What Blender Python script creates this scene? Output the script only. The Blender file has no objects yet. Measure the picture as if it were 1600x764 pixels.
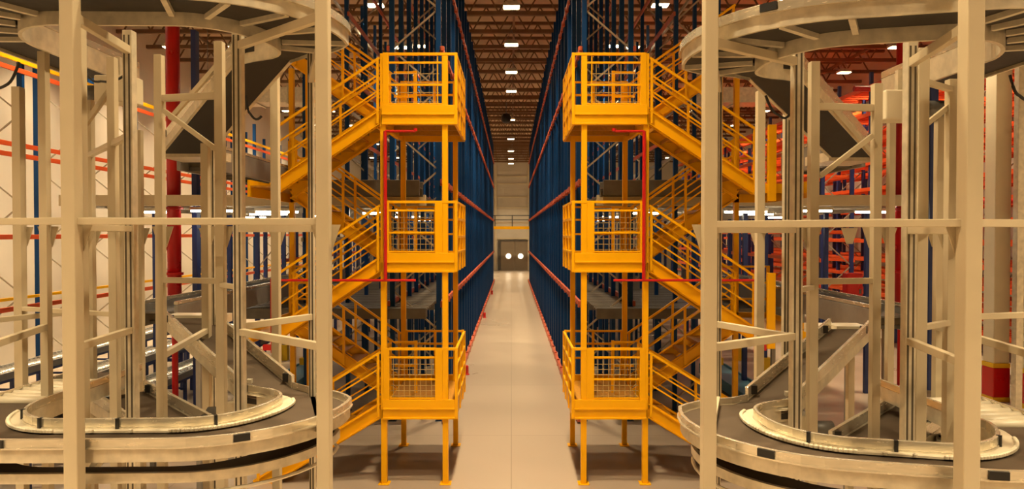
import bpy, bmesh, math, random
from mathutils import Vector, Matrix
random.seed(7)
S = bpy.context.scene
COL = S.collection
PI = math.pi

# ------------------------------------------------------------------ camera
F = 1067.0            # focal length in pixels of the 1600x764 frame
H = 4.45              # camera height
PITCH = math.atan(17.0 / F)
cam = bpy.data.cameras.new('camera')
cam.sensor_width = 36.0
cam.lens = 36.0 * F / 1600.0
cam.shift_x = 1.0 / 1600.0
cam.clip_end = 300
co = bpy.data.objects.new('camera', cam); COL.objects.link(co)
co.location = (0, 0, H)
co.rotation_euler = (PI / 2 - PITCH, 0, 0)
S.camera = co

def Xat(px, Y): return (px - 799.0) * Y / F          # lateral position of a sight line at distance Y
def Zat(py, Y): return H + (365.0 - py) * Y / F

# ------------------------------------------------------------------ materials
def mat(name, col, rough=0.5, metal=0.0, var=0.12, scale=3.0, bump=0.0, stretch=None, spec=0.5, fine=0.0):
    m = bpy.data.materials.new(name); m.use_nodes = True
    nt = m.node_tree; b = nt.nodes['Principled BSDF']
    b.inputs['Roughness'].default_value = rough
    b.inputs['Metallic'].default_value = metal
    b.inputs['Specular IOR Level'].default_value = spec
    tc = nt.nodes.new('ShaderNodeTexCoord')
    mp = nt.nodes.new('ShaderNodeMapping')
    nt.links.new(tc.outputs['Object'], mp.inputs['Vector'])
    if stretch: mp.inputs['Scale'].default_value = stretch
    n = nt.nodes.new('ShaderNodeTexNoise'); n.inputs['Scale'].default_value = scale
    n.inputs['Detail'].default_value = 5
    nt.links.new(mp.outputs['Vector'], n.inputs['Vector'])
    r = nt.nodes.new('ShaderNodeValToRGB')
    r.color_ramp.elements[0].position = 0.3; r.color_ramp.elements[1].position = 0.7
    lo = [c * (1 - var) for c in col]; hi = [min(1, c * (1 + var)) for c in col]
    r.color_ramp.elements[0].color = (*lo, 1); r.color_ramp.elements[1].color = (*hi, 1)
    nt.links.new(n.outputs['Fac'], r.inputs['Fac'])
    nt.links.new(r.outputs['Color'], b.inputs['Base Color'])
    mr = nt.nodes.new('ShaderNodeMapRange')
    mr.inputs['To Min'].default_value = max(0.03, rough - 0.08); mr.inputs['To Max'].default_value = min(1, rough + 0.08)
    nt.links.new(n.outputs['Fac'], mr.inputs['Value']); nt.links.new(mr.outputs['Result'], b.inputs['Roughness'])
    if bump:
        bp = nt.nodes.new('ShaderNodeBump'); bp.inputs['Strength'].default_value = bump; bp.inputs['Distance'].default_value = 0.01
        nt.links.new(n.outputs['Fac'], bp.inputs['Height']); nt.links.new(bp.outputs['Normal'], b.inputs['Normal'])
    return m

def emit(name, col, strength):
    m = bpy.data.materials.new(name); m.use_nodes = True
    nt = m.node_tree; b = nt.nodes['Principled BSDF']
    b.inputs['Base Color'].default_value = (*[c * .8 for c in col], 1)
    b.inputs['Emission Color'].default_value = (*col, 1)
    b.inputs['Emission Strength'].default_value = strength
    return m

LAMPC = (1.0, 0.80, 0.50)
LAMP_W = 175.0
M = dict(
    beige=mat('beige_painted_steel', (.60, .49, .315), .38, 0, .05, 2.0),
    galv=mat('galvanised_steel', (.72, .63, .46), .36, .35, .14, 9.0),
    alu=mat('bare_aluminium', (.80, .72, .55), .25, .7, .10, 6.0, stretch=(1, 1, 6)),
    groove=mat('dark_groove', (.10, .075, .045), .6, 0, .1),
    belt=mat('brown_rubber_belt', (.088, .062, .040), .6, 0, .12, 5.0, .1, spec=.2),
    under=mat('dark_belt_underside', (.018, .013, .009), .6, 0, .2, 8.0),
    flange=mat('pale_plastic_flange', (.72, .62, .44), .35, 0, .06, 4),
    black=mat('black_plastic', (.012, .011, .010), .45, 0, .2),
    yellow=mat('safety_yellow_paint', (.96, .455, .001), .38, 0, .04, 1.6, spec=.25),
    mesh=mat('zinc_wire', (.62, .45, .18), .45, .4, .1),
    tread=mat('yellow_tread_steel', (.50, .22, .012), .5, .1, .15, 20),
    blue=mat('rack_blue_paint', (.001, .034, .125), .42, 0, .12, 1.2, spec=.25),
    blue2=mat('shelf_blue_paint', (.013, .030, .14), .45, 0, .15, 2),
    orange=mat('rack_orange_paint', (.78, .10, .018), .4, 0, .10, 2.0),
    rail=mat('rack_red_orange_paint', (.50, .095, .04), .38, 0, .12, 1.5),
    red=mat('fire_red_paint', (.56, .008, .008), .3, 0, .08, 2.0),
    brace=mat('zinc_brace', (.42, .36, .27), .45, .5, .12, 6),
    floor=None, deck=mat('grey_mezzanine_deck', (.13, .10, .07), .5, .2, .18, 1.5),
    dkgrey=mat('dark_grey_steel', (.13, .12, .105), .45, .3, .2, 4),
    conv=mat('grey_conveyor_steel', (.30, .28, .25), .4, .4, .12, 4),
    roller=mat('zinc_roller', (.52, .50, .45), .28, .8, .12, 8),
    ltblue=mat('light_blue_paint', (.10, .29, .40), .35, 0, .06, 2),
    truss=mat('brown_truss_paint', (.20, .105, .05), .6, .1, .12, 2),
    lamp=emit('lamp_lens', LAMPC, 14.0),
    tubel=emit('tube_lens', (1.0, .88, .68), 16.0),
    port=emit('lit_porthole', (1.0, .82, .55), 5.0),
    column=mat('cream_column_paint', (.78, .67, .47), .5, 0, .05, 1.5),
    door=mat('beige_door_panel', (.33, .26, .18), .5, 0, .06, 1.0),
    gasket=mat('yellow_sign_paint', (.80, .47, .01), .45, 0, .08, 2),
)

def wave_surface(name, col, rough, axis, period, depth, var=.06, nscale=.5):
    m = mat(name, col, rough, 0, var, nscale)
    nt = m.node_tree; b = nt.nodes['Principled BSDF']
    tc = nt.nodes.new('ShaderNodeTexCoord')
    w = nt.nodes.new('ShaderNodeTexWave'); w.wave_type = 'BANDS'; w.bands_direction = axis
    w.wave_profile = 'SAW'; w.inputs['Scale'].default_value = 2 * PI / period / 20.0 * 1.0
    w.inputs['Distortion'].default_value = 0
    nt.links.new(tc.outputs['Object'], w.inputs['Vector'])
    bp = nt.nodes.new('ShaderNodeBump'); bp.inputs['Strength'].default_value = depth; bp.inputs['Distance'].default_value = .03
    nt.links.new(w.outputs['Fac'], bp.inputs['Height']); nt.links.new(bp.outputs['Normal'], b.inputs['Normal'])
    return m
M['wall'] = wave_surface('white_insulated_panel', (.74, .66, .54), .4, 'Z', 1.1, .35)
M['ceil'] = wave_surface('ribbed_roof_deck', (.62, .45, .29), .7, 'Y', .3, .8)

def floor_mat():
    m = mat('polished_concrete', (.43, .335, .25), .30, 0, .05, .25, 0)
    nt = m.node_tree; b = nt.nodes['Principled BSDF']
    # control joints every 6 m as a thin darker saw-cut
    tc = nt.nodes.new('ShaderNodeTexCoord')
    br = nt.nodes.new('ShaderNodeTexBrick'); br.offset = 0
    br.inputs['Scale'].default_value = 1; br.inputs['Brick Width'].default_value = 6; br.inputs['Row Height'].default_value = 5
    br.inputs['Mortar Size'].default_value = .012
    br.inputs['Color1'].default_value = (1, 1, 1, 1); br.inputs['Color2'].default_value = (.95, .95, .95, 1)
    br.inputs['Mortar'].default_value = (.72, .70, .66, 1)
    nt.links.new(tc.outputs['Object'], br.inputs['Vector'])
    mx = nt.nodes.new('ShaderNodeMix'); mx.data_type = 'RGBA'; mx.blend_type = 'MULTIPLY'; mx.inputs[0].default_value = 1
    src = b.inputs['Base Color'].links[0].from_socket
    nt.links.new(src, mx.inputs[6]); nt.links.new(br.outputs['Color'], mx.inputs[7])
    nt.links.new(mx.outputs[2], b.inputs['Base Color'])
    return m
M['floor'] = floor_mat()

# ------------------------------------------------------------------ mesh builder
class MB:
    def __init__(self): self.v = []; self.f = []
    def quad_box(self, c8):
        n = len(self.v); self.v += [tuple(p) for p in c8]
        self.f += [tuple(n + i for i in q) for q in ((0, 3, 2, 1), (4, 5, 6, 7), (0, 1, 5, 4), (1, 2, 6, 5), (2, 3, 7, 6), (3, 0, 4, 7))]
        return self
    def box(self, x0, x1, y0, y1, z0, z1):
        if x0 > x1: x0, x1 = x1, x0
        if y0 > y1: y0, y1 = y1, y0
        if z0 > z1: z0, z1 = z1, z0
        return self.quad_box([(x0, y0, z0), (x1, y0, z0), (x1, y1, z0), (x0, y1, z0), (x0, y0, z1), (x1, y0, z1), (x1, y1, z1), (x0, y1, z1)])
    def bar(self, p, q, w, h, up=(0, 0, 1)):
        """rectangular bar from p to q; w across, h along `up`"""
        p = Vector(p); q = Vector(q); d = (q - p).normalized(); u = Vector(up)
        if abs(d.dot(u)) > .99: u = Vector((0, 1, 0))
        a = d.cross(u).normalized(); b = a.cross(d).normalized()
        a *= w / 2; b *= h / 2
        return self.quad_box([p - a - b, p + a - b, q + a - b, q - a - b, p - a + b, p + a + b, q + a + b, q - a + b])
    def post(self, x, y, z0, z1, w, d=None, rot=0.0):
        d = d or w; c, s = math.cos(rot), math.sin(rot)
        pts = [(-w / 2, -d / 2), (w / 2, -d / 2), (w / 2, d / 2), (-w / 2, d / 2)]
        pts = [(x + a * c - b * s, y + a * s + b * c) for a, b in pts]
        return self.quad_box([(a, b, z0) for a, b in pts] + [(a, b, z1) for a, b in pts])
    def tube(self, pts, r, n=8, closed=False):
        pts = [Vector(p) for p in pts]; N = len(pts); base = len(self.v)
        for i, p in enumerate(pts):
            if closed: d = pts[(i + 1) % N] - pts[i - 1]
            else: d = pts[min(i + 1, N - 1)] - pts[max(i - 1, 0)]
            d.normalize()
            u = Vector((0, 0, 1)) if abs(d.z) < .95 else Vector((0, 1, 0))
            a = d.cross(u).normalized(); b = a.cross(d).normalized()
            for k in range(n):
                t = 2 * PI * k / n
                self.v.append(tuple(p + a * r * math.cos(t) + b * r * math.sin(t)))
        for i in range(N if closed else N - 1):
            j = (i + 1) % N
            for k in range(n):
                k2 = (k + 1) % n
                self.f.append((base + i * n + k, base + i * n + k2, base + j * n + k2, base + j * n + k))
        if not closed:
            self.f.append(tuple(base + k for k in range(n))[::-1])
            self.f.append(tuple(base + (N - 1) * n + k for k in range(n)))
        return self
    def lathe(self, x, y, prof, n=20):
        base = len(self.v)
        for r, z in prof:
            for k in range(n):
                t = 2 * PI * k / n; self.v.append((x + r * math.cos(t), y + r * math.sin(t), z))
        for i in range(len(prof) - 1):
            for k in range(n):
                k2 = (k + 1) % n
                self.f.append((base + i * n + k, base + i * n + k2, base + (i + 1) * n + k2, base + (i + 1) * n + k))
        self.f.append(tuple(base + k for k in range(n))[::-1]); self.f.append(tuple(base + (len(prof) - 1) * n + k for k in range(n)))
        return self
    def ribbon(self, A, B, z0, z1):
        """solid slab between two equally long polylines A and B of (x, y, z); z0, z1 are offsets"""
        n = len(A); base = len(self.v)
        for a, b in zip(A, B):
            self.v += [(a[0], a[1], a[2] + z0), (b[0], b[1], b[2] + z0), (b[0], b[1], b[2] + z1), (a[0], a[1], a[2] + z1)]
        for i in range(n - 1):
            p = base + 4 * i; q = p + 4
            for k in range(4):
                k2 = (k + 1) % 4
                self.f.append((p + k, p + k2, q + k2, q + k))
        self.f.append((base + 3, base + 2, base + 1, base)); e = base + 4 * (n - 1); self.f.append((e, e + 1, e + 2, e + 3))
        return self
    def mesh(self, name, material, off=(0, 0, 0), smooth=False):
        me = bpy.data.meshes.new(name)
        ox, oy, oz = off
        me.from_pydata([(a - ox, b - oy, c - oz) for a, b, c in self.v], [], self.f)
        bm = bmesh.new(); bm.from_mesh(me); bmesh.ops.recalc_face_normals(bm, faces=bm.faces); bm.to_mesh(me); bm.free()
        me.materials.append(material)
        if smooth:
            for p in me.polygons: p.use_smooth = True
        return me
    def build(self, name, material, parent=None, label=None, bevel=0.0, smooth=False, kind=None):
        off = WORLD.get(parent.name, (0, 0, 0)) if parent else (0, 0, 0)
        o = bpy.data.objects.new(name, self.mesh(name, material, off, smooth))
        COL.objects.link(o)
        if parent: o.parent = parent; WORLD[o.name] = off
        if label: o['label'] = label
        if kind: o['kind'] = kind
        if bevel:
            b = o.modifiers.new('edge', 'BEVEL'); b.width = bevel; b.segments = 2; b.limit_method = 'ANGLE'
        return o
WORLD = {}

def tag(o, label, cat, group=None, kind=None):
    o['label'] = label; o['category'] = cat
    if group: o['group'] = group
    if kind: o['kind'] = kind
    return o
def thing(name, loc, label, cat, group=None):
    o = bpy.data.objects.new(name, None); COL.objects.link(o)
    o.location = loc; o.empty_display_size = .2
    WORLD[o.name] = tuple(loc)
    return tag(o, label, cat, group)
def structure(o):
    o['kind'] = 'structure'; return o
def copy_tree(o, parent=None):
    c = o.copy(); COL.objects.link(c)
    if parent: c.parent = parent
    for ch in list(o.children): copy_tree(ch, c)
    return c
def bare_copy(o, parent):
    c = o.copy(); COL.objects.link(c); c.parent = parent
    for ch in list(o.children):
        if not ch.name.startswith('bracing'):
            d = ch.copy(); COL.objects.link(d); d.parent = c
    return c
ORD = ['first', 'second', 'third', 'fourth', 'fifth', 'sixth', 'seventh', 'eighth', 'ninth', 'tenth', 'eleventh', 'twelfth',
       'thirteenth', 'fourteenth', 'fifteenth', 'sixteenth', 'seventeenth', 'eighteenth', 'nineteenth', 'twentieth']
def ordinal(i):
    if i < 20: return ORD[i]
    tens = {2: 'twenty', 3: 'thirty', 4: 'forty'}[(i + 1) // 10]
    return {2: 'twentieth', 3: 'thirtieth', 4: 'fortieth'}[(i + 1) // 10] if (i + 1) % 10 == 0 else tens + '-' + ORD[i % 10]
SIDE = {-1: 'left', 1: 'right'}

# ------------------------------------------------------------------ room shell
XL, XR, YE, ZC = -17.0, 20.0, 83.0, 14.6
structure(MB().box(XL - .3, XR + .3, -14, YE + .3, -.2, 0).build('floor', M['floor']))
structure(MB().box(XL - .3, XR + .3, -14, YE + .3, ZC, ZC + .2).build('ceiling', M['ceil']))
structure(MB().box(XL - .3, XL, -14, YE + .3, 0, ZC).build('wall_left', M['wall']))
structure(MB().box(XR, XR + .3, -14, YE + .3, 0, ZC).build('wall_right', M['wall']))
structure(MB().box(XL, XR, YE, YE + .3, 0, ZC).build('wall_back', M['wall']))
structure(MB().box(XL, XR, -14.3, -14, 0, ZC).build('wall_front', M['wall']))

# ribs and trim on the end wall, the double door, the walkway across the aisle end
for i, z in enumerate((3.85, 7.6, 8.9, 10.5, 11.4)):
    structure(MB().box(-6, 6, YE - .10, YE, z - .07, z + .07).build('trim_%d' % (i + 1), M['column']))
for i, x in enumerate((-1.9, 2.1)):
    structure(MB().box(x - .12, x + .12, YE - .2, YE, 0, 12.6).build('trim_%d' % (i + 6), M['column']))
dr = bpy.data.objects.new('door_1', None); COL.objects.link(dr); dr.location = (.2, YE - .15, 0); WORLD[dr.name] = (.2, YE - .15, 0); structure(dr)
MB().box(-1.28, .42, YE - .16, YE - .04, 0, 3.5).build('door_leaf', M['door'], dr)
MB().box(.44, 2.0, YE - .16, YE - .04, 0, 3.5).build('door_leaf', M['door'], dr)
MB().box(-1.62, -1.3, YE - .2, YE - .02, 0, 3.6).box(-1.3, 2.05, YE - .2, YE - .02, 3.5, 3.66).build('door_frame', M['dkgrey'], dr)
for x in (-.35, 1.12):
    m = MB(); m.tube([(x, YE - .20, 1.72), (x, YE - .15, 1.72)], .30, 20); m.build('porthole', M['port'], dr, 'round lit porthole window')

w = thing('aisle_footbridge', (0, 80, 0), 'walkway bridge with yellow beam crossing the far end of the aisle', 'walkway')
MB().box(-2.3, 2.4, 79.6, 81.0, 5.62, 5.8).build('deck', M['column'], w)
MB().box(-2.3, 2.4, 79.5, 79.6, 4.95, 5.3).build('edge_beam', M['yellow'], w, 'yellow edge beam')
MB().box(-2.3, 2.4, 79.5, 79.62, 6.0, 6.1).box(-2.3, 2.4, 79.5, 79.62, 6.5, 6.62).build('handrail', M['dkgrey'], w)
for x in (-1.9, 0.1, 2.1): MB().box(x - .06, x + .06, 79.5, 79.6, 5.3, 6.6).build('railing_post', M['dkgrey'], w)

# ------------------------------------------------------------------ roof trusses
def truss(Y):
    t = thing('roof_truss', (0, Y, 13.1), '', 'roof truss', 'steel trusses under the roof')
    MB().box(XL + .1, XR - .1, Y - .08, Y + .08, 13.02, 13.18).build('bottom_chord', M['truss'], t)
    MB().box(XL + .1, XR - .1, Y - .07, Y + .07, 14.12, 14.25).build('top_chord', M['truss'], t)
    wb = MB(); x = XL + .4; p = 1.15
    while x + p < XR:
        wb.bar((x, Y, 13.15), (x + p / 2, Y, 14.15), .055, .055); wb.bar((x + p / 2, Y, 14.15), (x + p, Y, 13.15), .055, .055); x += p
    wb.build('web', M['truss'], t)
    return t
t0 = truss(10.2)
for i in range(31):
    t = t0 if i == 0 else copy_tree(t0)
    Y = 10.2 + 2.4 * i; t.location = (0, Y, 13.1)
    if i < 16: t['label'] = 'brown steel roof truss, %s one out from the stair towers' % ordinal(i)
    else: t['label'] = 'brown steel roof truss, %s one counted from the end wall' % ordinal(30 - i)
for i, x in enumerate((-14, -10.5, -7, -2.6, 0.1, 2.8, 7, 10.5, 14, 17)):
    o = MB().box(x - .05, x + .05, 8, YE, 13.19, 13.30).build('bridging_beam', M['truss'])
    tag(o, 'long brown bridging beam on the roof trusses, %s from the left side wall' % ordinal(i), 'beam', 'bridging beams')

# ------------------------------------------------------------------ lamps
def lamp_proto():
    t = thing('high_bay_lamp', (0, 0, 12.45), '', 'lamp', 'high bay lamps hanging from the roof')
    MB().box(-.30, .30, -.2, .2, 12.43, 12.54).box(-.22, .22, -.12, .12, 12.54, 12.62).build('housing', M['galv'], t)
    MB().box(-.27, .27, -.17, .17, 12.405, 12.43).build('lens', M['lamp'], t)
    ld = bpy.data.lights.new('lamp_light', 'AREA'); ld.shape = 'RECTANGLE'; ld.size = .54; ld.size_y = .34
    ld.energy = LAMP_W; ld.color = LAMPC; ld.spread = math.radians(96)
    lo = bpy.data.objects.new('lamp_light', ld); COL.objects.link(lo); lo.parent = t; lo.location = (0, 0, -.052)
    MB().tube([(-.2, 0, 12.6), (0, 0, 13.05)], .008, 5).tube([(.2, 0, 12.6), (0, 0, 13.05)], .008, 5).build('hanger', M['dkgrey'], t)
    return t
lp = lamp_proto(); first = True
rows = {0.0: 'over the aisle', -4.75: 'over the left rack block', 5.2: 'over the right rack block', -11.8: 'over the left hall',
        11.8: 'over the right hall', -14.6: 'beside the left side wall', 16.5: 'beside the right side wall',
        -8.3: 'added as fill over the left spiral conveyor', 8.6: 'added as fill over the right spiral conveyor'}
for x, where in rows.items():
    ys = [24.2, 29.0, 33.9, 38.4, 48.0, 57.7, 66.2, 73.0, 78.0] if x == 0 else [24.0, 29.4, 34, 39.2, 44.6, 50.5, 61, 72]  # last but one over the aisle is an extra, added to light the end wall
    if x == 0: ys = [4.4, 7.4, 9.8, 14.5, 19.4] + ys  # second of these is an extra lamp, added to brighten the stair tower fronts
    elif abs(x) in (8.3, 8.6): ys = [-1.0, 2.5]  # unseen rows added to brighten the spiral frame posts
    elif abs(x) < 13 and abs(x) > 6: ys = [0, 5, 18.8] + ys
    elif abs(x) > 13: ys = [0, 5, 9.5, 14, 18.8] + ys
    else: ys = [-2.0, 0.6] + ys
    for i, y in enumerate(ys):
        t = lp if first else copy_tree(lp); first = False
        t.location = (x - (.04 * (y > 40) if x == 0 else 0), y, 12.45)
        t['label'] = 'lit high bay lamp %s, %s counted from the end wall' % (where, ordinal(len(ys) - 1 - i))
# twin lamp seen beside the pair rows
for s, x in ((-1, -3.85), (1, 4.3)):
    t = copy_tree(lp); t.location = (x, 29.2, 12.45)
    t['label'] = 'lit high bay lamp, inner one of the close pair above the %s stair tower' % SIDE[s]

u = thing('unit_heater', (-.34, 45, 12.0), 'round black heater unit hanging high over the aisle', 'heater')
MB().lathe(-.34, 45, [(.05, 11.70), (.22, 11.74), (.31, 11.9), (.32, 12.1), (.24, 12.3), (.06, 12.36)]).build('body', M['black'], u, smooth=True)
MB().tube([(-.34, 45, 12.3), (-.34, 45, 13.05)], .025).build('hanger', M['dkgrey'], u)

# ------------------------------------------------------------------ racks along the aisle
def frame_proto(name, uf, ub, Y, z1, w, d, material, s, parent, brace=True, pitch=.95, bmat='brace'):
    f = bpy.data.objects.new(name, None); COL.objects.link(f); f.parent = parent; WORLD[f.name] = WORLD[parent.name]
    for u_ in (uf, ub):
        m = MB(); X = s * u_
        # open C profile: web and two flanges, foot plate below
        m.box(X - w / 2, X + w / 2, Y - d / 2, Y + d / 2, 0.012, z1)
        m.box(X - w / 2 - .03, X + w / 2 + .03, Y - d / 2 - .03, Y + d / 2 + .03, 0, .012)
        m.build('upright', material, f)
    if brace:
        m = MB(); z = .25; k = 0
        while z + pitch < z1:
            a, b = (uf, ub) if k % 2 == 0 else (ub, uf)
            m.bar((s * a, Y, z), (s * b, Y, z + pitch), .03, .04); z += pitch; k += 1
        m.build('bracing', M[bmat], f)
    return f

def aisle_rack(s):
    N = SIDE[s]
    r = thing('aisle_rack', (s * 2.2, 16.2, 0), 'tall blue rack with red beams lining the %s side of the aisle' % N, 'rack', 'racks lining the aisle')
    f0 = frame_proto('upright_frame', 1.72, 2.82, 16.2, 12.75, .115, .10, M['blue'], s, r)
    for i in range(1, 36):
        f = copy_tree(f0, r) if i % 3 == 0 else bare_copy(f0, r); f.location = (0, 1.35 * i, 0)
    for z in (2.8, 5.68, 8.8, 11.05):
        m = MB(); X = s * 1.63
        m.box(X - .028, X + .028, 16.1, 63.7, z - .055, z + .055)
        for i in range(36):
            y = 16.2 + 1.35 * i
            m.box(X - .05, X + .05, y - .06, y + .06, z - .10, z + .06)
            m.box(X - .04, X + .04, y + .6, y + .68, z - .09, z + .0)
        m.build('beam', M['rail'], r, bevel=.006)
        MB().box(s * 2.9 - .03, s * 2.9 + .03, 16.1, 63.7, z - .06, z + .06).build('beam', M['rail'], r)
    m = MB(); X = s * 1.58
    m.box(X - .04, X + .04, 15.9, 63.7, .05, .2)
    for i in range(36): m.box(X - .045, X + .045, 16.2 + 1.35 * i - .05, 16.2 + 1.35 * i + .05, 0, .24)
    m.build('guide_rail', M['rail'], r, 'red floor rail along the rack foot')
    return r
def inner_rack(s):
    N = SIDE[s]
    r = thing('inner_rack', (s * 4.6, 17, 0), 'row of dark blue rack uprights standing behind the %s aisle rack' % N, 'rack', 'inner rack rows')
    f0 = frame_proto('upright_frame', 4.1, 5.15, 17.1, 12.3, .10, .10, M['blue'], s, r)
    for i in range(1, 15):
        f = copy_tree(f0, r) if i % 2 == 0 else bare_copy(f0, r); f.location = (0, 2.2 * i, 0)
    for z in (4.3, 6.9, 8.4, 9.9, 11.3):
        for u_ in (4.04, 5.21):
            MB().box(s * u_ - .025, s * u_ + .025, 17, 48, z - .05, z + .05).build('beam', M['rail'] if u_ < 5 else M['brace'], r)
    return r
for s in (-1, 1): aisle_rack(s); inner_rack(s)
for i, y in enumerate((21.5, 36.0, 50.0)):
    m = MB(); X = -1.42
    m.lathe(X, y, [(.10, 0), (.10, .02), (.07, .04), (.07, .26), (.05, .29)], 12)
    tag(m.build('rack_protector', M['red']), 'short red floor bollard along the left aisle rack, %s from the stair tower' % ordinal(i),
        'bollard', 'red bollards at the rack feet')

# ------------------------------------------------------------------ mezzanine floors in the rack zone
def mezz(s):
    N = SIDE[s]
    for z, name, ue, y1 in ((2.72, 'lower', 6.3, 40), (5.30, 'upper', 10.2, 38)):
        r = thing('mezzanine_floor', (s * 4, 15.6, z), '%s grey mezzanine floor behind the %s stair tower' % (name, N), 'mezzanine', 'mezzanine floors')
        m = MB(); Y = 15.7
        while Y < y1:
            m.box(s * 1.95, s * ue, Y, Y + (.2 if z < 4 else .92), z - .05, z); Y += (.3 if z < 4 else 1.0)        # open grating below, close boards above
        m.build('deck_board', M['deck'], r)
        m = MB()
        for k in range(int((y1 - 15.7) / 1.5)): m.box(s * 1.95, s * ue, 15.72 + 1.5 * k, 15.80 + 1.5 * k, z - .20, z - .055)
        m.build('joist', M['dkgrey'] if z < 4 else M['brace'], r)
        MB().box(s * 1.95, s * ue, 15.55, 15.66, z - .22, z + .03).build('edge_beam', M['beige'] if z > 4 else M['dkgrey'], r, bevel=.01)
        MB().box(s * ue, s * (ue + .1), 15.55, y1, z - .22, z + .03).build('side_beam', M['beige'] if z > 4 else M['dkgrey'], r)
        if z > 4:
            for u_ in (6.5, 8.0, 9.9):
                for y in (19.0, 21.5, 24.0, 27.5, 31.0, 35.5):
                    MB().box(s * u_ - .06, s * u_ + .06, y - .06, y + .06, 0, z - .2).build('support_post', M['blue2'], r)
mezz(-1); mezz(1)
k = {-1: 0, 1: 0}
for s in (-1, 1):
    for u_, y, rw, nth in ((8.0, 21.5, 'front', 1), (8.0, 24.0, 'middle', 0), (6.5, 21.5, 'front', 0), (8.0, 27.5, 'back', 0), (9.9, 21.5, 'front', 2), (9.9, 24, 'middle', 1)):
        m = MB(); X = s * u_
        m.box(X - .15, X + .15, y - .16, y - .07, 0, .55).box(X - .15, X - .07, y - .07, y + .1, 0, .55).box(X + .07, X + .15, y - .07, y + .1, 0, .55)
        tag(m.build('post_protector', M['gasket'], bevel=.01),
            'yellow post guard under the %s mezzanine, %s row, %s one from the racks' % (SIDE[s], rw, ordinal(nth)), 'post guard', 'yellow post guards')
        k[s] += 1
# strip lights under the upper mezzanine
for s in (-1, 1):
    j = 0
    for u_, y in sorted(((5.9, 17.2), (6.9, 19.4), (7.2, 16.5), (9.3, 17.4), (5.8, 21), (8.8, 23), (6.9, 27), (8.8, 31), (3.45, 18.3), (3.45, 22.6), (3.45, 28)), key=lambda q: q[1]):
        t = thing('strip_light', (s * u_, y, 5.0), 'lit strip light under the %s upper mezzanine, %s from its front edge' % (SIDE[s], ordinal(j)), 'strip light', 'strip lights under the mezzanine')
        MB().box(s * u_ - .55, s * u_ + .55, y - .06, y + .06, 5.02, 5.09).build('housing', M['column'], t)
        MB().box(s * u_ - .52, s * u_ + .52, y - .045, y + .045, 4.97, 5.02).build('tube_cover', M['tubel'], t)
        j += 1

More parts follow.
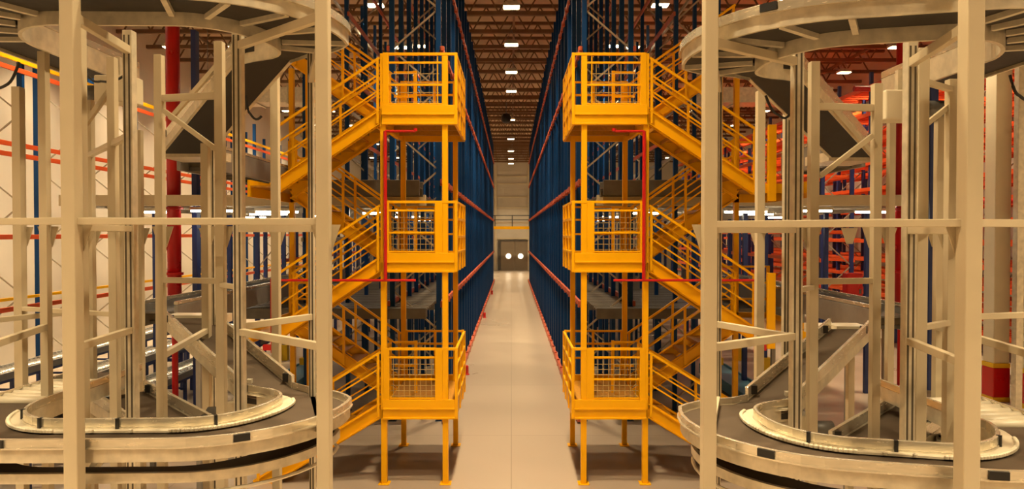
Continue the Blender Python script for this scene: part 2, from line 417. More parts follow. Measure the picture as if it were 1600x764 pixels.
# ------------------------------------------------------------------ stair towers
DF, DB = 12.1, 14.3
def stair_tower(s):
    N = SIDE[s]
    o = 0.0 if s < 0 else 0.115
    t = thing('stair_tower', (s * (1.7 + o), DF, 0), 'yellow steel stair tower with caged landings on the %s of the aisle' % N, 'stairs', 'yellow stair towers')
    X = lambda u_: s * (u_ + o)
    UI, UO = 1.17, 2.26
    for u_, y, dim in ((UI, DF, .10), (UO, DF, .10), (UI, DB, .10), (UO, DB, .10)):
        m = MB().post(X(u_), y, .015, 7.62, dim); m.box(X(u_) - .1, X(u_) + .1, y - .1, y + .1, 0, .015)
        m.build('post', M['yellow'], t, bevel=.006)
    L = (1.37, 3.97, 6.57); OL = (0.0, 2.70, 5.30, 7.9)
    for li, z in enumerate(L):
        # landing: deck plate, channel fascias, joists
        ld = MB().box(X(.99), X(UO), DF + .06, DB, z - .03, z).build('landing_deck', M['tread'], t)
        m = MB()
        m.box(X(1.0), X(UO + .02), DF - .078, DF - .02, z - .02, z + .14)               # toe board
        m.box(X(1.0), X(UO + .02), DF - .065, DF - .01, z - .19, z - .02)               # channel web
        m.box(X(1.0), X(UO + .02), DF - .085, DF, z - .205, z - .17).box(X(1.0), X(UO + .02), DF - .09, DF - .05, z - .035, z - .005)
        m.box(X(1.0), X(UO + .02), DB - .02, DB + .04, z - .2, z + .12)
        m.box(X(.97), X(1.01), DF - .05, DB + .04, z - .2, z + .14)
        m.box(X(UO), X(UO + .04), DF - .05, DB + .04, z - .2, z - .02)
        m.build('landing_fascia', M['yellow'], ld, bevel=.004)
        m = MB()
        for k in range(3): m.box(X(1.02), X(UO), DF + .4 + .65 * k, DF + .46 + .65 * k, z - .14, z - .03)
        m.build('joist', M['tread'], ld)
        # front guardrail
        g = MB()
        yf = DF - .03; zt = z + 1.06
        g.box(X(1.0), X(UO), yf - .025, yf + .025, zt - .045, zt)
        g.box(X(UI + .04), X(UO - .1), yf - .015, yf + .015, zt - .19, zt - .155)
        g.box(X(UI + .04), X(UO - .1), yf - .015, yf + .015, z + .48, z + .515)
        g.box(X(UI + .04), X(UO - .1), yf - .012, yf + .012, z + .15, z + .175)
        g.box(X(UO - .10), X(UO - .02) + s * .02, yf - .03, yf + .03, z + .1, zt)
        wide = .06 if li == 2 else .13
        g.box(X(UI + .05), X(UI + .05 + wide), yf - .028, yf + .028, z + .1, zt) if li < 2 else g.box(X(UI + .12), X(UI + .14), yf - .012, yf + .012, z + .1, zt)
        gr = g.build('front_guardrail', M['yellow'], t, bevel=.003)
        w_ = MB()
        a, b = UI + .1, UO - .12
        nx = 9 if li < 2 else 4
        for k in range(nx): uu = a + (b - a) * (k + .5) / nx; w_.box(X(uu) - .004, X(uu) + .004, yf - .004, yf + .004, z + .16, zt - .19)
        for k in range(7 if li < 2 else 4):
            zz = z + .2 + (.66) * k / (7 if li < 2 else 4); w_.box(X(a), X(b), yf - .004, yf + .004, zz - .004, zz + .004)
        w_.build('wire_mesh', M['mesh'], gr)
        # aisle-side guardrail
        g = MB(); xs = X(.975)
        for y in (DF - .02, DF + .72, DF + 1.42, DB - .18): g.box(xs - .025, xs + .025, y - .04, y + .04, z - .2, zt)
        for zz in (zt - .045, z + .72, z + .40, z + .12): g.box(xs - .02, xs + .02, DF - .02, DB - .15, zz, zz + .045)
        if li == 2: g.box(xs - .008, xs + .008, DF + .05, DB - .18, z + .14, zt - .05)
        g.build('side_guardrail', M['yellow'], t, bevel=.003)
        # back guardrail (inner half stays open to the rack floor)
        g = MB(); yb = DB
        for zz in (zt - .045, z + .75, z + .45): g.box(X(1.0), X(UO), yb - .02, yb + .02, zz, zz + .04)
        for uu in (1.02, 1.6, 2.2): g.box(X(uu) - .025, X(uu) + .025, yb - .025, yb + .025, z, zt)
        g.build('back_guardrail', M['yellow'], t)
        # divider rail between the two flights
        g = MB(); yd = DF + 1.1
        for zz in (zt - .1, z + .5): g.box(X(1.85), X(UO), yd - .02, yd + .02, zz, zz + .04)
        g.box(X(1.85) - .03, X(1.85) + .03, yd - .03, yd + .03, z, zt - .05)
        g.build('divider_rail', M['yellow'], t)

    def flight(u0, z0, u1, z1, ya, yb):
        """stringers, treads, handrails of one flight; (u0,z0) is the landing end"""
        f = bpy.data.objects.new('stair_flight', None); COL.objects.link(f); f.parent = t; WORLD[f.name] = WORLD[t.name]
        d = Vector((s * (u1 - u0), 0, z1 - z0)); L_ = d.length
        for y in (ya, yb):
            m = MB()
            m.bar((X(u0), y, z0 - .06), (X(u1), y, z1 - .06), .03, .25, (0, 0, 1))
            m.bar((X(u0), y - .02, z0 + .055), (X(u1), y - .02, z1 + .055), .07, .015)
            m.bar((X(u0), y - .02, z0 - .175), (X(u1), y - .02, z1 - .175), .07, .015)
            m.build('stringer', M['yellow'], f)
        n = 7
        for k in range(1, n):
            a = k / n; uu = u0 + (u1 - u0) * a; zz = z0 + (z1 - z0) * a
            m = MB().box(X(uu) - .14, X(uu) + .14, ya + .02, yb - .02, zz - .02, zz)
            m.box(X(uu) - .14, X(uu) - .12, ya + .02, yb - .02, zz - .07, zz - .02)
            m.build('tread', M['tread'], f)
        for y in (ya - .03, yb + .03):
            m = MB()
            for h in (.98, .70, .42): m.bar((X(u0), y, z0 + h), (X(u1), y, z1 + h), .026 if h < .9 else .042, .026 if h < .9 else .042)
            for a in (.02, .5, .98):
                uu = u0 + (u1 - u0) * a; zz = z0 + (z1 - z0) * a
                m.box(X(uu) - .022, X(uu) + .022, y - .022, y + .022, zz - .15, zz + .98)
            m.build('handrail', M['yellow'], f)
    for li, z in enumerate(L):
        flight(UO + .06, z, 4.22 if li else 4.55, OL[li], DF + .02, DF + .98)
        flight(UO + .06, z, 4.22, OL[li + 1], DB - .98, DB - .02)
    # outer landings at the far end of the flights
    for z in OL[1:3]:
        ue = 4.62 if s < 0 else 5.25
        ld = MB().box(X(4.2), X(ue), DF, DB, z - .03, z).build('outer_landing_deck', M['tread'], t)
        m = MB()
        m.box(X(ue), X(ue + .04), DF - .03, DB + .03, z - .2, z + .1).box(X(4.2), X(ue + .02), DB, DB + .04, z - .2, z + .1)
        if s > 0: m.box(X(4.2), X(ue + .04), DF - .05, DF - .01, z - .14, z + .03)
        m.build('landing_fascia', M['yellow'], ld)
        g = MB()
        g.box(X(ue) - .03, X(ue) + .03, DB - .06, DB, z, z + 1.08); g.box(X(4.25) - .04, X(4.25) + .04, DB - .05, DB + .03, z, z + 1.08)
        for h in (1.04, .7, .36): g.box(X(4.25), X(ue), DB - .02, DB + .02, z + h, z + h + .04)
        if s > 0:
            MB().box(X(4.46) - .07, X(4.46) + .07, DF - .12, DF - .052, z - .28, z + 1.06).build('gate_post', M['yellow'], t, bevel=.006)
        g.build('outer_guardrail', M['yellow'], t)
    for u_ in (4.25, 4.6):
        MB().post(X(u_), DB + .05, 0, 7.9, .1).build('post', M['yellow'], t)
    return t
for s in (-1, 1): stair_tower(s)

# red sprinkler pipes clamped on the towers
for s in (-1, 1):
    o = 0.0 if s < 0 else .115
    X = lambda u_: s * (u_ + o)
    Y = 11.975
    p = thing('sprinkler_pipe', (X(2.21), Y, 3.6), 'thin red pipe running down the front of the %s stair tower' % SIDE[s], 'pipe', 'red sprinkler pipes')
    m = MB().tube([(X(2.21), Y, 3.64), (X(2.21), Y, 6.24)], .032).build('riser', M['red'], p, smooth=False)
    MB().tube([(X(2.21), Y, 6.24), (X(1.68), Y, 6.24)], .022).tube([(X(1.68), Y, 6.24), (X(1.68), Y, 6.29)], .035).build('branch', M['red'], p)
    MB().tube([(X(1.68), Y, 3.63), (X(4.19), Y, 3.63)], .022).build('branch', M['red'], p)
    MB().tube([(X(4.19), Y, 3.66), (X(4.19), Y, 2.36)], .045).build('drop', M['red'], p)
    MB().box(X(4.16), X(4.36), Y - .03, Y + .03, 2.40, 2.50).build('bracket', M['red'], p)

# ------------------------------------------------------------------ spiral conveyors
def off_poly(pts, d):
    """offset a polyline sideways in plan"""
    out = []
    for i, p in enumerate(pts):
        a = Vector(pts[max(i - 1, 0)][:2]); b = Vector(pts[min(i + 1, len(pts) - 1)][:2])
        t = (b - a).normalized(); n = Vector((-t.y, t.x))
        out.append((p[0] + n.x * d, p[1] + n.y * d, p[2]))
    return out

def spiral(s, c1, c2, ramp_foot, zlo, zup, ramp_in, ramp_out, zr_lo, zr_up, posts, beams, braces):
    N = SIDE[s]
    t = thing('spiral_conveyor', (s * 3.7, 7.2, 0), 'beige steel spiral conveyor tower with brown belt on the %s of the aisle' % N, 'conveyor', 'spiral conveyors')
    c1 = Vector(c1); c2 = Vector(c2)
    e = (c2 - c1).normalized(); mm = Vector((-e.y, e.x))            # mm points away from the camera
    def ring(off, z, inner, start=128, tail=1.9, begin=True):
        """guide line of the loop; off widens the path, inner or outer edge"""
        if inner: re, rm = .74 + off, .88 + off
        else: re, rm = 1.27 + off, 1.33 + off
        P = []
        if begin:
            q = Vector(ramp_foot[0] if inner else ramp_foot[1])
            q = q + (Vector((-.55, -.83)) if not inner else Vector((-.55, -.83))) * -off * (-1)
            P.append((s * q.x, q.y, z))
        for i in range(1 if begin else 0, 19):
            th = math.radians(start + (270 - start) * i / 18); k = min(1, .75 + .25 * i / 6.0) if not inner else 1
            q = c1 + e * ((-.14 + re * 1.0) * 0 + (re if not inner else re) * k * math.cos(th) + (.14 if inner else 0)) + mm * (rm * k * math.sin(th) * (1 if math.sin(th) < 0 else (.62 if inner else .8)))
            P.append((s * q.x, q.y, z))
        for i in range(15):
            th = math.radians(270 + 90 * i / 14)
            q = c2 + e * (re * math.cos(th) - (.14 if inner else 0)) + mm * (rm * math.sin(th)); P.append((s * q.x, q.y, z))
        for k in (.5, 1.0):
            q = c2 + e * (re - (.14 if inner else 0)) + Vector((.0, 1.0)) * (tail * k); P.append((s * q.x, q.y, z))
        return P
    sg = s                                                          # sideways sign so that + is outwards
    def loop(z, name_low):
        I = ring(0, z, True); O = ring(0, z, False)
        b = MB().ribbon(I, O, -.03, 0).build('belt', M['belt'], t)
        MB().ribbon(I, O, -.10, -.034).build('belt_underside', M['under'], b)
        fl = ring(.095, z + .012, True)
        MB().ribbon(ring(-.02, z, True), fl, .0, .018).build('belt_flange', M['flange'], b, 'pale curved flange strip')
        # small studs along the flange, the serrated look
        st = None
        for i in range(4, 31):
            a, c = fl[i], fl[i + 1]
            for q in (.0, .33, .66):
                x = a[0] + (c[0] - a[0]) * q; y = a[1] + (c[1] - a[1]) * q
                if st is None:
                    st = MB().lathe(x, y, [(.019, z + .02), (.019, z + .042), (.010, z + .05)], 8).build('flange_stud', M['flange'], b); sx, sy = x, y
                else:
                    d = st.copy(); COL.objects.link(d); d.parent = b; d.location = (x - sx, y - sy, 0)
        I2 = ring(-.025, z, True); I3 = ring(-.06, z, True)
        MB().ribbon(I3, I2, .03, .115).build('inner_guard_rail', M['alu'], t, bevel=.006)
        MB().ribbon(ring(-.055, z, True), ring(-.02, z, True), -.13 if name_low else -.22, .03).build('inner_frame', M['galv'], t)
        O2 = ring(.015, z, False); O3 = ring(.05, z, False)
        MB().ribbon(O2, O3, .0, .078).build('outer_guard_rail', M['alu'], t, bevel=.005)
        MB().ribbon(O, ring(.03, z, False), -.135, .0).build('outer_frame', M['galv'], t)
        MB().ribbon(ring(-.005, z, False), ring(.06, z, False), -.012, .004).build('frame_lip', M['alu'], t)
        # dark joint clips on the guards
        for ring_, idx, zz0, zz1, w in ((O3, (14, 19, 23, 28), .006, .072, .07), (I2, (14, 18, 21, 27), .0, .118, .014)):
            for i in idx:
                x, y, _ = ring_[i]; x2, y2, _ = ring_[i + 1]
                x, y = (x + x2) / 2, (y + y2) / 2; d = Vector((x2 - x, y2 - y, 0)).normalized()
                m = MB().bar((x - d.x * w, y - d.y * w, z + (zz0 + zz1) / 2), (x + d.x * w, y + d.y * w, z + (zz0 + zz1) / 2), .042 if w < .05 else .046, zz1 - zz0)
                m.build('joint_clip', M['black'], t)
        # cross ribs below
        for i in range(3, 34, 3):
            MB().bar((I[i][0], I[i][1], z - .12), (O[i][0], O[i][1], z - .12), .05, .05).build('cross_rib', M['galv'], t)
        # pale roller bed on the outer return
        q = c2 + e * .62
        for k in range(7):
            y = q.y + .26 + .15 * k
            rb = MB().tube([(s * (q.x + .06), y, z + .012), (s * (q.x + .68), y, z + .012)], .055, 8).build('roller', M['flange'], t, smooth=True)
        return I, O
    def ramp(I0, O0, I1, O1, depth=.11):
        """sloped belt between two end lines"""
        A = [I0, I1]; B = [O0, O1]
        b = MB().ribbon(A, B, -.03, 0).build('ramp_belt', M['belt'], t)
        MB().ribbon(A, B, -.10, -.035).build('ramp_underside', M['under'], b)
        for P, d in ((A, -.04), (B, .04)):
            v = Vector((B[0][0] - A[0][0], B[0][1] - A[0][1], 0)).normalized() * d
            Q = [(p[0] + v.x, p[1] + v.y, p[2]) for p in P]
            g = MB().ribbon(P, Q, .02, .15).build('ramp_side_rail', M['alu'], t, bevel=.004)
            MB().ribbon(P, Q, -depth, .02).build('ramp_side_frame', M['galv'], g)
            k = Vector(P[0]).lerp(Vector(P[1]), .55)
            for q in (.05, .9):
                k = Vector(P[0]).lerp(Vector(P[1]), q)
                MB().box(k.x - .035, k.x + .035, k.y - .035, k.y + .035, k.z + .03, k.z + .13).build('joint_clip', M['black'], g)
    li, lo = loop(zlo, True)
    ui, uo = loop(zup, False)
    def R(p, z): return (s * p[0], p[1], z)
    ramp(li[0], lo[0], R(ramp_in, zr_lo), R(ramp_out, zr_lo))
    ramp(ui[0], uo[0], R(ramp_in, zr_up), R(ramp_out, zr_up))
    # lower return level under the bottom loop
    z2 = zlo - .30
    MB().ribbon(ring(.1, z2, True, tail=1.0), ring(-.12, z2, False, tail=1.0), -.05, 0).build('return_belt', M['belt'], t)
    MB().ribbon(ring(-.12, z2, False, tail=1.0), ring(-.08, z2, False, tail=1.0), -.06, .03).build('return_frame', M['galv'], t)
    m = MB().tube([(p[0], p[1], z2 - .16) for p in ring(-.1, z2, False, tail=.6)[2:]], .018, 6); m.build('return_rod', M['galv'], t)
    # return ramp: from the outer tail back under the upper ramp
    ramp((s * (c1.x + .8), c1.y - .1, zlo - .3), (s * (c1.x + .3), c1.y + .25, zlo - .3), (s * 5.4, c1.y + 1.45, zlo - .27), (s * 4.97, c1.y + 1.9, zlo - .27), .14)
    # landing plates where the ramps meet the feed lines
    for z in (zr_lo, zr_up):
        pi = Vector(ramp_in); po = Vector(ramp_out)
        m = MB().box(s * (pi.x + .06), s * (po.x - .06), po.y - .02, po.y + .75, z - .14, z - .01); m.build('transfer_bed', M['galv'], t)
        MB().box(s * (pi.x + .02), s * (po.x + .1), po.y + .05, po.y + .42, z - .008, z + .03).build('transfer_plate', M['flange'], t, 'pale transfer plate')
    # drive unit hung under the upper loop, small control box below
    for du, dy, dz in ((c2.x + .28, c2.y + .95, zup - .62), (c1.x + .1, c1.y + .9, zlo - .45)):
        db = MB().box(s * (du - .22), s * (du + .22), dy - .14, dy + .14, dz, dz + .32).build('drive_housing', M['column'], t, 'cream drive housing', bevel=.015)
        MB().tube([(s * (du + .22), dy, dz + .14), (s * (du + .5), dy, dz + .14)], .085, 14).build('drive_motor', M['dkgrey'], db, smooth=True)
        MB().box(s * du - .03, s * du + .03, dy - .03, dy + .03, dz + .32, dz + .56).build('hanger_bracket', M['galv'], db)
    # frame posts
    for px, Y, w, kind, z1 in posts:
        X = Xat(px, Y)
        if kind == 'p':                                            # slotted profile
            po_ = MB().post(X, Y, .02, z1, w * .78, w * .78).build('profile_post', M['galv'], t, bevel=.006)
            m = MB()
            for q in (-.22, .16): m.box(X + w * q - .009, X + w * q + .009, Y - w * .40, Y - w * .385, .05, z1 - .05)
            m.build('slot', M['groove'], po_)
        else:
            MB().post(X, Y, .02, z1, w).build('frame_post', M['beige'], t, bevel=.008 if w > .1 else .004)
        MB().box(X - w * .9, X + w * .9, Y - w * .9, Y + w * .9, 0, .02).build('foot_plate', M['galv'], t)
    for px, Y, w, kind, z1 in posts:
        if kind == 'c':
            X = Xat(px, Y); g = .075
            MB().quad_box([(X - w / 2, Y + w / 2, 4.30), (X + w / 2, Y + w / 2, 4.30), (X + w / 2, Y + w / 2 + .012, 4.30), (X - w / 2, Y + w / 2 + .012, 4.30),
                           (X - w / 2 - g, Y + w / 2, 4.53), (X + w / 2 + g, Y + w / 2, 4.53), (X + w / 2 + g, Y + w / 2 + .012, 4.53), (X - w / 2 - g, Y + w / 2 + .012, 4.53)]).build('gusset_plate', M['beige'], t)
    for (pa, ya), (pb, yb), z, h in beams:
        MB().bar((Xat(pa, ya), ya, z), (Xat(pb, yb), yb, z), .06, h).build('cross_beam', M['beige'], t, bevel=.005)
    for pa, za, pb, zb, Y in braces:
        MB().bar((Xat(pa, Y), Y, za), (Xat(pb, Y), Y, zb), .05, .055, (0, 1, 0)).build('diagonal_brace', M['beige'], t, bevel=.004)
    return t

Tl = 9.2
LP = [(506, 6.0, .115, 'c', Tl), (113, 5.80, .118, 'c', Tl), (126, 6.75, .10, 'c', Tl), (487, 7.8, .085, 'p', 6.6), (374, 6.95, .125, 'p', 6.5), (205, 6.95, .125, 'p', 6.5),
      (71, 7.55, .085, 'c', 6.45), (142, 8.7, .085, 'c', 6.3), (178, 7.6, .085, 'c', 6.4), (251, 7.5, .085, 'c', 6.4), (345, 7.35, .090, 'c', 6.5),
      (431, 8.9, .10, 'c', 6.5), (322, 9.5, .10, 'c', 5.7), (333, 9.9, .09, 'p', 5.7), (31, 8.2, .10, 'c', 6.2), (190, 9.3, .12, 'c', 5.7), (-40, 6.0, .115, 'c', Tl), (219, 9.6, .08, 'c', 5.9)]
LB = [((113, 5.80), (506, 6.0), 4.555, .06), ((-40, 6.0), (113, 5.80), 4.555, .06), ((71, 7.55), (251, 7.5), 4.60, .06), ((205, 6.95), (374, 6.95), 4.585, .05), ((374, 6.95), (506, 6.0), 4.50, .07), ((345, 7.35), (487, 7.8), 4.58, .06),
      ((113, 5.80), (205, 6.95), 4.50, .06), ((-40, 7.5), (71, 7.55), 4.58, .06),
      ((113, 5.80), (205, 6.95), 3.47, .065), ((374, 6.95), (506, 6.0), 3.45, .07), ((374, 6.95), (487, 7.8), 3.5, .07), ((-40, 6.0), (71, 7.55), 3.42, .07),
      ((-40, 7.55), (142, 8.7), 3.47, .06), ((32, 8.2), (178, 7.6), 3.55, .05), ((251, 7.5), (345, 7.35), 3.94, .06), ((345, 7.35), (374, 6.95), 3.9, .05),
      ((251, 7.5), (345, 7.35), 5.93, .07), ((506, 6.0), (374, 6.95), 6.35, .08), ((506, 6.0), (487, 7.8), 6.2, .08), ((113, 5.80), (205, 6.95), 6.3, .08),
      ((142, 8.7), (205, 6.95), 5.45, .06), ((506, 6.0), (487, 7.8), 2.55, .08), ((113, 5.80), (178, 7.6), 2.2, .08), ((251, 7.5), (322, 9.5), 3.1, .07)]
LR = [(258, 5.78, 342, 5.35, 7.42), (353, 6.62, 267, 5.85, 8.4), (132, 5.65, 178, 6.1, 7.7)]
spiral(-1, (3.05, 7.29), (4.42, 7.26), ((3.05, 7.85), (2.65, 8.2)), 2.59, 6.62, (5.15, 10.1), (4.5, 10.1), 3.2, 5.72, LP, LB, LR)

RP = [(1108, 5.9, .115, 'c', Tl), (1514, 5.08, .125, 'c', Tl), (1520, 6.4, .10, 'c', Tl), (1122, 7.6, .085, 'p', 6.3), (1244, 6.6, .125, 'p', 6.3), (1420, 6.25, .12, 'p', 6.2), (1437, 6.5, .105, 'c', 6.2),
      (1228, 8.6, .10, 'p', 6.3), (1270, 7.0, .09, 'c', 6.2), (1187, 8.9, .10, 'c', 6.3), (1368, 7.1, .085, 'c', 6.0), (1391, 9.2, .085, 'c', 6.1),
      (1466, 7.7, .08, 'c', 5.9), (1484, 6.9, .085, 'c', 6.0), (1650, 5.6, .115, 'c', Tl), (1330, 9.8, .09, 'c', 3.0)]
RB = [((1514, 5.08), (1108, 5.9), 4.53, .06), ((1650, 5.6), (1514, 5.08), 4.53, .06), ((1270, 7.0), (1437, 6.5), 4.57, .05), ((1244, 6.6), (1108, 5.9), 4.49, .07), ((1420, 6.25), (1514, 5.08), 4.48, .07),
      ((1420, 6.25), (1640, 7.2), 4.56, .05), ((1187, 8.9), (1270, 7.0), 4.58, .05),
      ((1514, 5.08), (1420, 6.25), 3.47, .065), ((1244, 6.6), (1108, 5.9), 3.46, .07), ((1244, 6.6), (1122, 7.6), 3.44, .07), ((1650, 5.6), (1466, 7.7), 3.4, .07),
      ((1437, 6.5), (1484, 6.9), 3.55, .055), ((1640, 7.2), (1484, 6.9), 3.6, .06), ((1270, 7.0), (1368, 7.1), 3.96, .06), ((1270, 7.0), (1368, 7.1), 5.75, .07), ((1244, 6.6), (1270, 7.0), 3.9, .05),
      ((1108, 5.9), (1244, 6.6), 6.1, .08), ((1108, 5.9), (1122, 7.6), 6.05, .08), ((1514, 5.08), (1420, 6.25), 6.0, .08), ((1437, 6.5), (1484, 6.9), 5.9, .05),
      ((1108, 5.9), (1122, 7.6), 2.6, .08), ((1514, 5.08), (1466, 7.7), 2.2, .08)]
RR = [(1280, 5.04, 1362, 5.46, 7.05), (1282, 6.1, 1362, 5.4, 8.2), (1445, 5.55, 1484, 5.75, 6.9)]
spiral(1, (3.02, 6.78), (3.97, 6.56), ((2.98, 7.3), (2.68, 7.7)), 2.56, 6.30, (5.0, 9.5), (4.46, 9.5), 3.12, 5.6, RP, RB, RR)

# gusset plates where posts meet the middle beams, hanging cables
def cable(pts, label):
    P = []
    for i in range(len(pts) - 1):
        for k in range(6):
            a = Vector(pts[i]).lerp(Vector(pts[i + 1]), k / 6); a.z -= .05 * math.sin(PI * k / 6); P.append(a)
    P.append(Vector(pts[-1]))
    tag(MB().tube(P, .014, 6).build('cable', M['black']), label, 'cable', 'hanging cables')
def pt(px, py, Y): return (Xat(px, Y), Y, Zat(py, Y))
cable([pt(385, 150, 7.6), pt(392, 178, 7.6), pt(410, 182, 7.6)], 'black cable looped under the upper belt beside the left stair tower')
cable([pt(-20, 128, 7.0), pt(12, 134, 7.0), pt(33, 98, 7.0)], 'black cable looped under the upper belt in front of the white side wall')
cable([pt(134, 112, 7.9), pt(160, 128, 7.9), pt(205, 112, 7.9)], 'black cable sagging between two slim posts of the left spiral conveyor')
cable([pt(1195, 150, 7.6), pt(1215, 180, 7.6), pt(1236, 176, 7.6)], 'black cable looped under the upper belt beside the right stair tower')
cable([pt(1575, 118, 6.6), pt(1590, 150, 6.6), pt(1620, 150, 6.6)], 'black cable looped in front of the cream building columns')

# ------------------------------------------------------------------ feed conveyors between the spirals and the rack zone
def feed(s, x0, x1, z, y0, y1, which, leg=True, slope=0):
    t = thing('feed_conveyor', (s * (x0 + x1) / 2, (y0 + y1) / 2, z), '%s grey feed conveyor running back from the %s spiral conveyor' % (which, SIDE[s]), 'conveyor', 'feed conveyors')
    A = [(s * x0, y0, z), (s * x0, y1, z + slope)]; B = [(s * x1, y0, z), (s * x1, y1, z + slope)]
    MB().ribbon(A, B, -.03, 0).build('belt', M['dkgrey'], t)
    for P, d in ((A, -.06), (B, .06)):
        Q = [(p[0] + s * d, p[1], p[2]) for p in P]
        MB().ribbon(P, Q, -.26, .10).build('side_frame', M['conv'], t, bevel=.008)
        MB().ribbon(P, Q, .11, .16).build('guide_rail', M['alu'], t)
    y = y0 + .3
    while y < y1: MB().box(s * x0, s * x1, y, y + .06, z - .24, z - .18).build('cross_rib', M['dkgrey'], t); y += .6
    if leg:
        y = y0 + .8
        while y < min(y1, 14.9):
            for x in (x0 - .03, x1 + .03): MB().box(s * x - .04, s * x + .04, y - .04, y + .04, 0, z - .27).build('leg', M['conv'], t)
            y += 3.2
    return t
for s in (-1, 1):
    y0 = 10.95 if s < 0 else 10.35
    d = .12 if s > 0 else 0
    feed(s, 5.42 + d, 5.97 + d, 3.2, y0, 22, 'lower')
    feed(s, 4.75, 5.3, 5.72, y0, 15.4 if s < 0 else 11.9, 'upper', leg=False)
    # short cross line over the rack front
    t = thing('cross_conveyor', (s * 3.1, 16.0, 5.5), 'dark grey cross conveyor over the rack front behind the %s stair tower' % SIDE[s], 'conveyor', 'cross conveyors')
    MB().box(s * 2.0, s * 4.6, 14.95, 15.45, 5.44, 5.48).build('belt', M['belt'], t)
    for y in (14.88, 15.46): MB().box(s * 2.0, s * 4.6, y, y + .05, 5.28, 5.62).build('side_frame', M['dkgrey'], t, bevel=.01)
    for k in range(8):
        x = s * (2.1 + .33 * k); MB().tube([(x, 14.94, 5.36), (x, 15.46, 5.36)], .03, 8).build('return_roller', M['roller'], t, smooth=True)

# low blue line on the floor
for s in (-1, 1):
    t = thing('low_conveyor', (s * 6.2, 20, 0), 'low light blue conveyor on the floor behind the %s spiral conveyor' % SIDE[s], 'conveyor', 'low blue conveyors')
    MB().box(s * 5.9, s * 6.6, 15.0, 21.2, .30, .36).build('blue_bed', M['ltblue'], t)
    MB().box(s * 5.84, s * 5.9, 15, 21.2, .12, .42).build('side_plate', M['ltblue'], t, bevel=.01)
    MB().box(s * 6.6, s * 6.66, 15, 21.2, .12, .42).build('side_plate', M['ltblue'], t, bevel=.01)
    for y in (15.3, 17.3, 19.3, 21.0):
        for x in (5.87, 6.63): MB().box(s * x - .03, s * x + .03, y - .03, y + .03, 0, .14).build('leg', M['dkgrey'], t)

# roller lanes on the left hall floor
def lane(s, x, z, y0, y1, label):
    t = thing('roller_conveyor', (s * x, (y0 + y1) / 2, 0), label, 'conveyor', 'floor roller conveyors')
    for d in (-.36, .36):
        rl = MB().box(s * (x + d) - .03, s * (x + d) + .03, y0, y1, z - .14, z + .05).build('side_rail', M['conv'], t, bevel=.008)
        MB().box(s * (x + d) - .034, s * (x + d) + .034, y0, y1, z - .17, z - .11).build('side_strip', M['blue2'], rl)
    me = None; y = y0 + .08; k = 0
    while y < y1:
        if me is None:
            o = MB().tube([(s * x - .33, y, z), (s * x + .33, y, z)], .045, 8).build('roller', M['roller'], t, smooth=True); me = o
        else:
            o = me.copy(); COL.objects.link(o); o.parent = t; o.location = (0, y - y0 - .08, 0)
        y += .16; k += 1
    y = y0 + .3
    while y < y1:
        for d in (-.36, .36): MB().box(s * (x + d) - .035, s * (x + d) + .035, y - .035, y + .035, 0, z - .14).build('leg', M['blue2'], t)
        MB().box(s * (x - .36), s * (x + .36), y - .02, y + .02, z - .4, z - .35).build('leg_tie', M['blue2'], t)
        y += 1.9
for i, (x, z) in enumerate(((8.75, .85), (9.75, 1.25), (10.75, .85), (11.8, 1.25))):
    lane(-1, x, z, 11.5, 24, '%s roller conveyor with blue side rails, %s from the white side wall' % ('high' if z > 1 else 'low', ordinal(3 - i)))

# ------------------------------------------------------------------ side racks
r = thing('wall_rack', (-13.5, 14, 0), 'tall blue rack with double orange beams along the white left wall', 'rack')
f0 = frame_proto('upright_frame', 13.5, 15.05, 16.0, 10.2, .15, .10, M['blue'], -1, r, True, 1.25)
for i in range(1, 13):
    f = copy_tree(f0, r); f.location = (0, 2.85 * i, 0)
for z in (8.9, 6.86, 6.58, 4.36, 2.42):
    for u_ in (13.43,):
        MB().box(-u_ - .025, -u_ + .025, 13.9, 50.5, z - .065, z + .065).build('beam', M['orange'], r, bevel=.006)
MB().box(-13.42, -13.36, 13.9, 50.5, 2.66, 2.74).build('guard_rail', M['yellow'], r, 'yellow guard rail')
MB().box(-13.42, -13.36, 13.9, 50.5, 9.1, 9.22).build('guard_rail', M['yellow'], r, 'yellow guard rail')

def orange_rack(u0, y0, n, step, label, levels, z1):
    r = thing('orange_rack', (u0, y0, 0), label, 'rack', 'orange shelved racks')
    f0 = frame_proto('upright_frame', u0, u0 + 1.1, y0, z1, .13, .11, M['blue2'], 1, r, True, 1.0, 'brace')
    for i in range(1, n):
        f = copy_tree(f0, r); f.location = (0, step * i, 0)
    ye = y0 + step * (n - 1)
    for z in levels:
        for u_ in (u0 - .08, u0 + 1.18):
            MB().box(u_ - .025, u_ + .025, y0 - .06, ye + .06, z - .075, z + .075).build('beam', M['orange'], r, bevel=.006)
        m = MB(); y = y0 + .2
        while y < ye: m.box(u0 - .05, u0 + 1.15, y, y + .11, z - .03, z + .05); y += .42
        m.build('shelf_bar', M['orange'], r)
    return r
lv = (1.35, 2.05, 2.75, 3.4, 4.15, 4.85, 5.5, 6.25, 7.3, 8.2, 9.3, 10.4)
orange_rack(14.6, 17.0, 17, 2.7, 'long orange shelved rack along the right hall behind the cream columns', lv, 11)
orange_rack(17.2, 16.4, 15, 2.7, 'second orange shelved rack beside the white right wall', lv, 11)
orange_rack(11.6, 25.5, 10, 2.6, 'orange shelved rack beyond the right mezzanine posts', (1.4, 2.5, 3.45, 4.5, 5.5, 6.6, 7.8), 8.6)
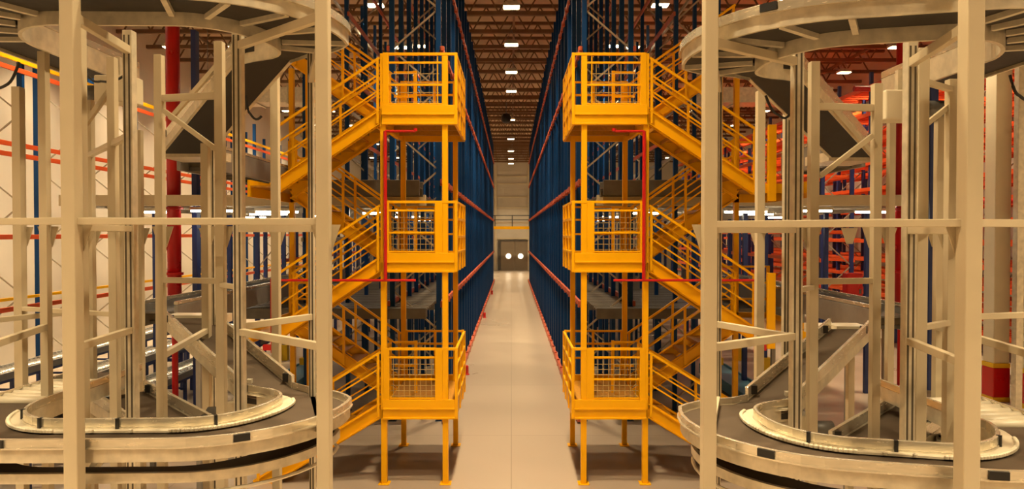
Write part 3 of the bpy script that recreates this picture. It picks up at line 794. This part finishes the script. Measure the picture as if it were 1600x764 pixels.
# left shelving under the mezzanine, blue posts close together
r = thing('shelving_row', (-9.0, 26, 0), 'blue shelving uprights in pairs under the left upper mezzanine', 'rack')
f0 = frame_proto('upright_frame', 8.9, 9.7, 26, 5.0, .12, .12, M['blue2'], -1, r)
for i in range(1, 9):
    f = copy_tree(f0, r); f.location = (0, 2.3 * i, 0)
for z in (1.0, 2.3, 3.4): MB().box(-8.88, -8.83, 25.9, 44.6, z - .07, z + .07).build('beam', M['orange'], r)

# ------------------------------------------------------------------ building columns, fire riser, red cabinets
for i, (x, y, w, lab) in enumerate(((12.95, 18.2, .42, 'cream'), (13.3, 17.5, .5, 'cream'))):
    c = bpy.data.objects.new('building_column', None); COL.objects.link(c); c.location = (x, y, 0); WORLD[c.name] = (x, y, 0); structure(c)
    MB().post(x, y, 1.02, 14.6, w, w).build('shaft', M['column'], c, bevel=.02)
    MB().post(x, y, .12, .90, w + .03, w + .03).build('base_band', M['red'], c, 'red painted base', bevel=.02)
    MB().post(x, y, .90, 1.02, w + .03, w + .03).post(x, y, 0, .12, w + .03, w + .03).build('stripe', M['gasket'], c, 'yellow stripes')
t = thing('grey_post', (12.62, 17.0, 0), 'slim grey post standing between the two cream building columns', 'post')
MB().post(12.62, 17.0, .02, 11, .17, .17).build('shaft', M['galv'], t, bevel=.01)
MB().box(12.47, 12.77, 16.85, 17.15, 0, .02).build('foot_plate', M['galv'], t)

b = MB().box(8.82, 8.98, 14.4, 14.5, .012, 8.0).box(8.77, 9.03, 14.35, 14.55, 0, .012).build('rack_post', M['blue2']); tag(b, 'lone bright blue post between the slim posts of the right spiral conveyor', 'post')
def riser(x, y, r, z0, z1, label):
    t = thing('fire_riser', (x, y, 0), label, 'pipe', 'red fire risers')
    MB().tube([(x, y, z0), (x, y, z1)], r, 20).build('pipe', M['red'], t, smooth=True)
    for z in (5.05, 3.5): MB().lathe(x, y, [(r + .005, z - .03), (r + .05, z - .028), (r + .05, z + .028), (r + .005, z + .03)], 20).build('coupling', M['red'], t)
    m = MB().tube([(x - r, y - .02, 4.1), (x - r - .14, y - .05, 4.1)], .045, 10).tube([(x - r - .14, y - .05, 4.02), (x - r - .14, y - .05, 4.2)], .06, 10)
    m.build('valve', M['red'], t)
    MB().tube([(x, y, .12), (x, y, z0)], r * .45, 14).tube([(x, y, 0), (x, y, .12)], r * .8, 14).build('drain_leg', M['red'], t)
riser(-8.0, 16.2, .155, 2.2, 10.5, 'thick red fire riser pipe standing behind the left spiral conveyor')
riser(9.7, 17.0, .14, 2.2, 10.5, 'thick red fire riser pipe standing behind the right spiral conveyor')
b = MB().box(-7.95, -7.83, 17.0, 17.2, 0, 9.5).build('rack_post', M['blue2']); tag(b, 'lone dark blue post close behind the left red fire riser', 'post')
def cabinet(x, y, z, w, h, label, stand=True):
    t = thing('hose_cabinet', (x, y, 0), label, 'cabinet', 'red hose cabinets')
    MB().box(x - w / 2, x + w / 2, y, y + .2, z - h / 2, z + h / 2).build('body', M['red'], t, bevel=.015)
    d = MB().box(x - w / 2 + .02, x + w / 2 - .02, y - .015, y, z - h / 2 + .02, z + h / 2 - .02).build('door', M['red'], t, bevel=.006)
    MB().box(x + w / 2 - .09, x + w / 2 - .05, y - .035, y - .015, z - .05, z + .05).build('handle', M['dkgrey'], d)
    if stand: MB().box(x - .04, x + .04, y + .08, y + .16, 0, z - h / 2).build('stand', M['dkgrey'], t)
cabinet(-6.55, 12.3, .85, .54, .66, 'red hose cabinet on a stand under the left spiral conveyor ramp')
cabinet(7.55, 15.0, 3.18, .36, .80, 'tall red cabinet on a stand behind the right spiral conveyor ramp')
# red roof-level pipes in the halls
for s, z, y in ((-1, 9.85, 16.2), (1, 8.0, 16.8), (1, 5.35, 19.0)):
    x0, x1 = (8.2, 13.2) if s < 0 else ((8.4, 9.5) if z > 6 else (7.0, 14.3))
    tag(MB().tube([(s * x0, y, z), (s * x1, y, z)], .07, 12).build('fire_main', M['red']),
        '%s red fire main running across the %s hall' % ('low' if z < 6 else 'high', SIDE[s]), 'pipe')
# ventilation duct panels over the halls
for s in (-1, 1):
    t = thing('ceiling_duct', (s * 9.5, 27, 10), 'pale grey ventilation duct hanging above the %s upper mezzanine' % SIDE[s], 'duct', 'ventilation ducts')
    MB().box(s * 7.2, s * 12.5, 26.6, 27.6, 9.55, 10.15).build('duct_body', M['galv'], t, bevel=.02)
    for k in range(5): MB().box(s * (7.5 + k * 1.2) - .03, s * (7.5 + k * 1.2) + .03, 26.56, 27.64, 9.5, 10.2).build('duct_joint', M['galv'], t)
    for x in (7.8, 12): MB().tube([(s * x, 27.1, 10.1), (s * x, 27.1, 13.1)], .012, 5).build('hanger', M['dkgrey'], t)

# ------------------------------------------------------------------ light and view
wd = bpy.data.worlds.new('world'); S.world = wd; wd.use_nodes = True
wd.node_tree.nodes['Background'].inputs[0].default_value = (1.0, .74, .45, 1)
wd.node_tree.nodes['Background'].inputs[1].default_value = .15
S.view_settings.view_transform = 'Standard'; S.view_settings.look = 'None'
S.view_settings.exposure = 0.62; S.view_settings.gamma = 1.0; S.view_settings.use_curve_mapping = False
S.cycles.use_denoising = True
S.cycles.max_bounces = 6; S.cycles.diffuse_bounces = 2; S.cycles.glossy_bounces = 3
S.cycles.caustics_reflective = False; S.cycles.caustics_refractive = False
S.cycles.sample_clamp_indirect = 6.0
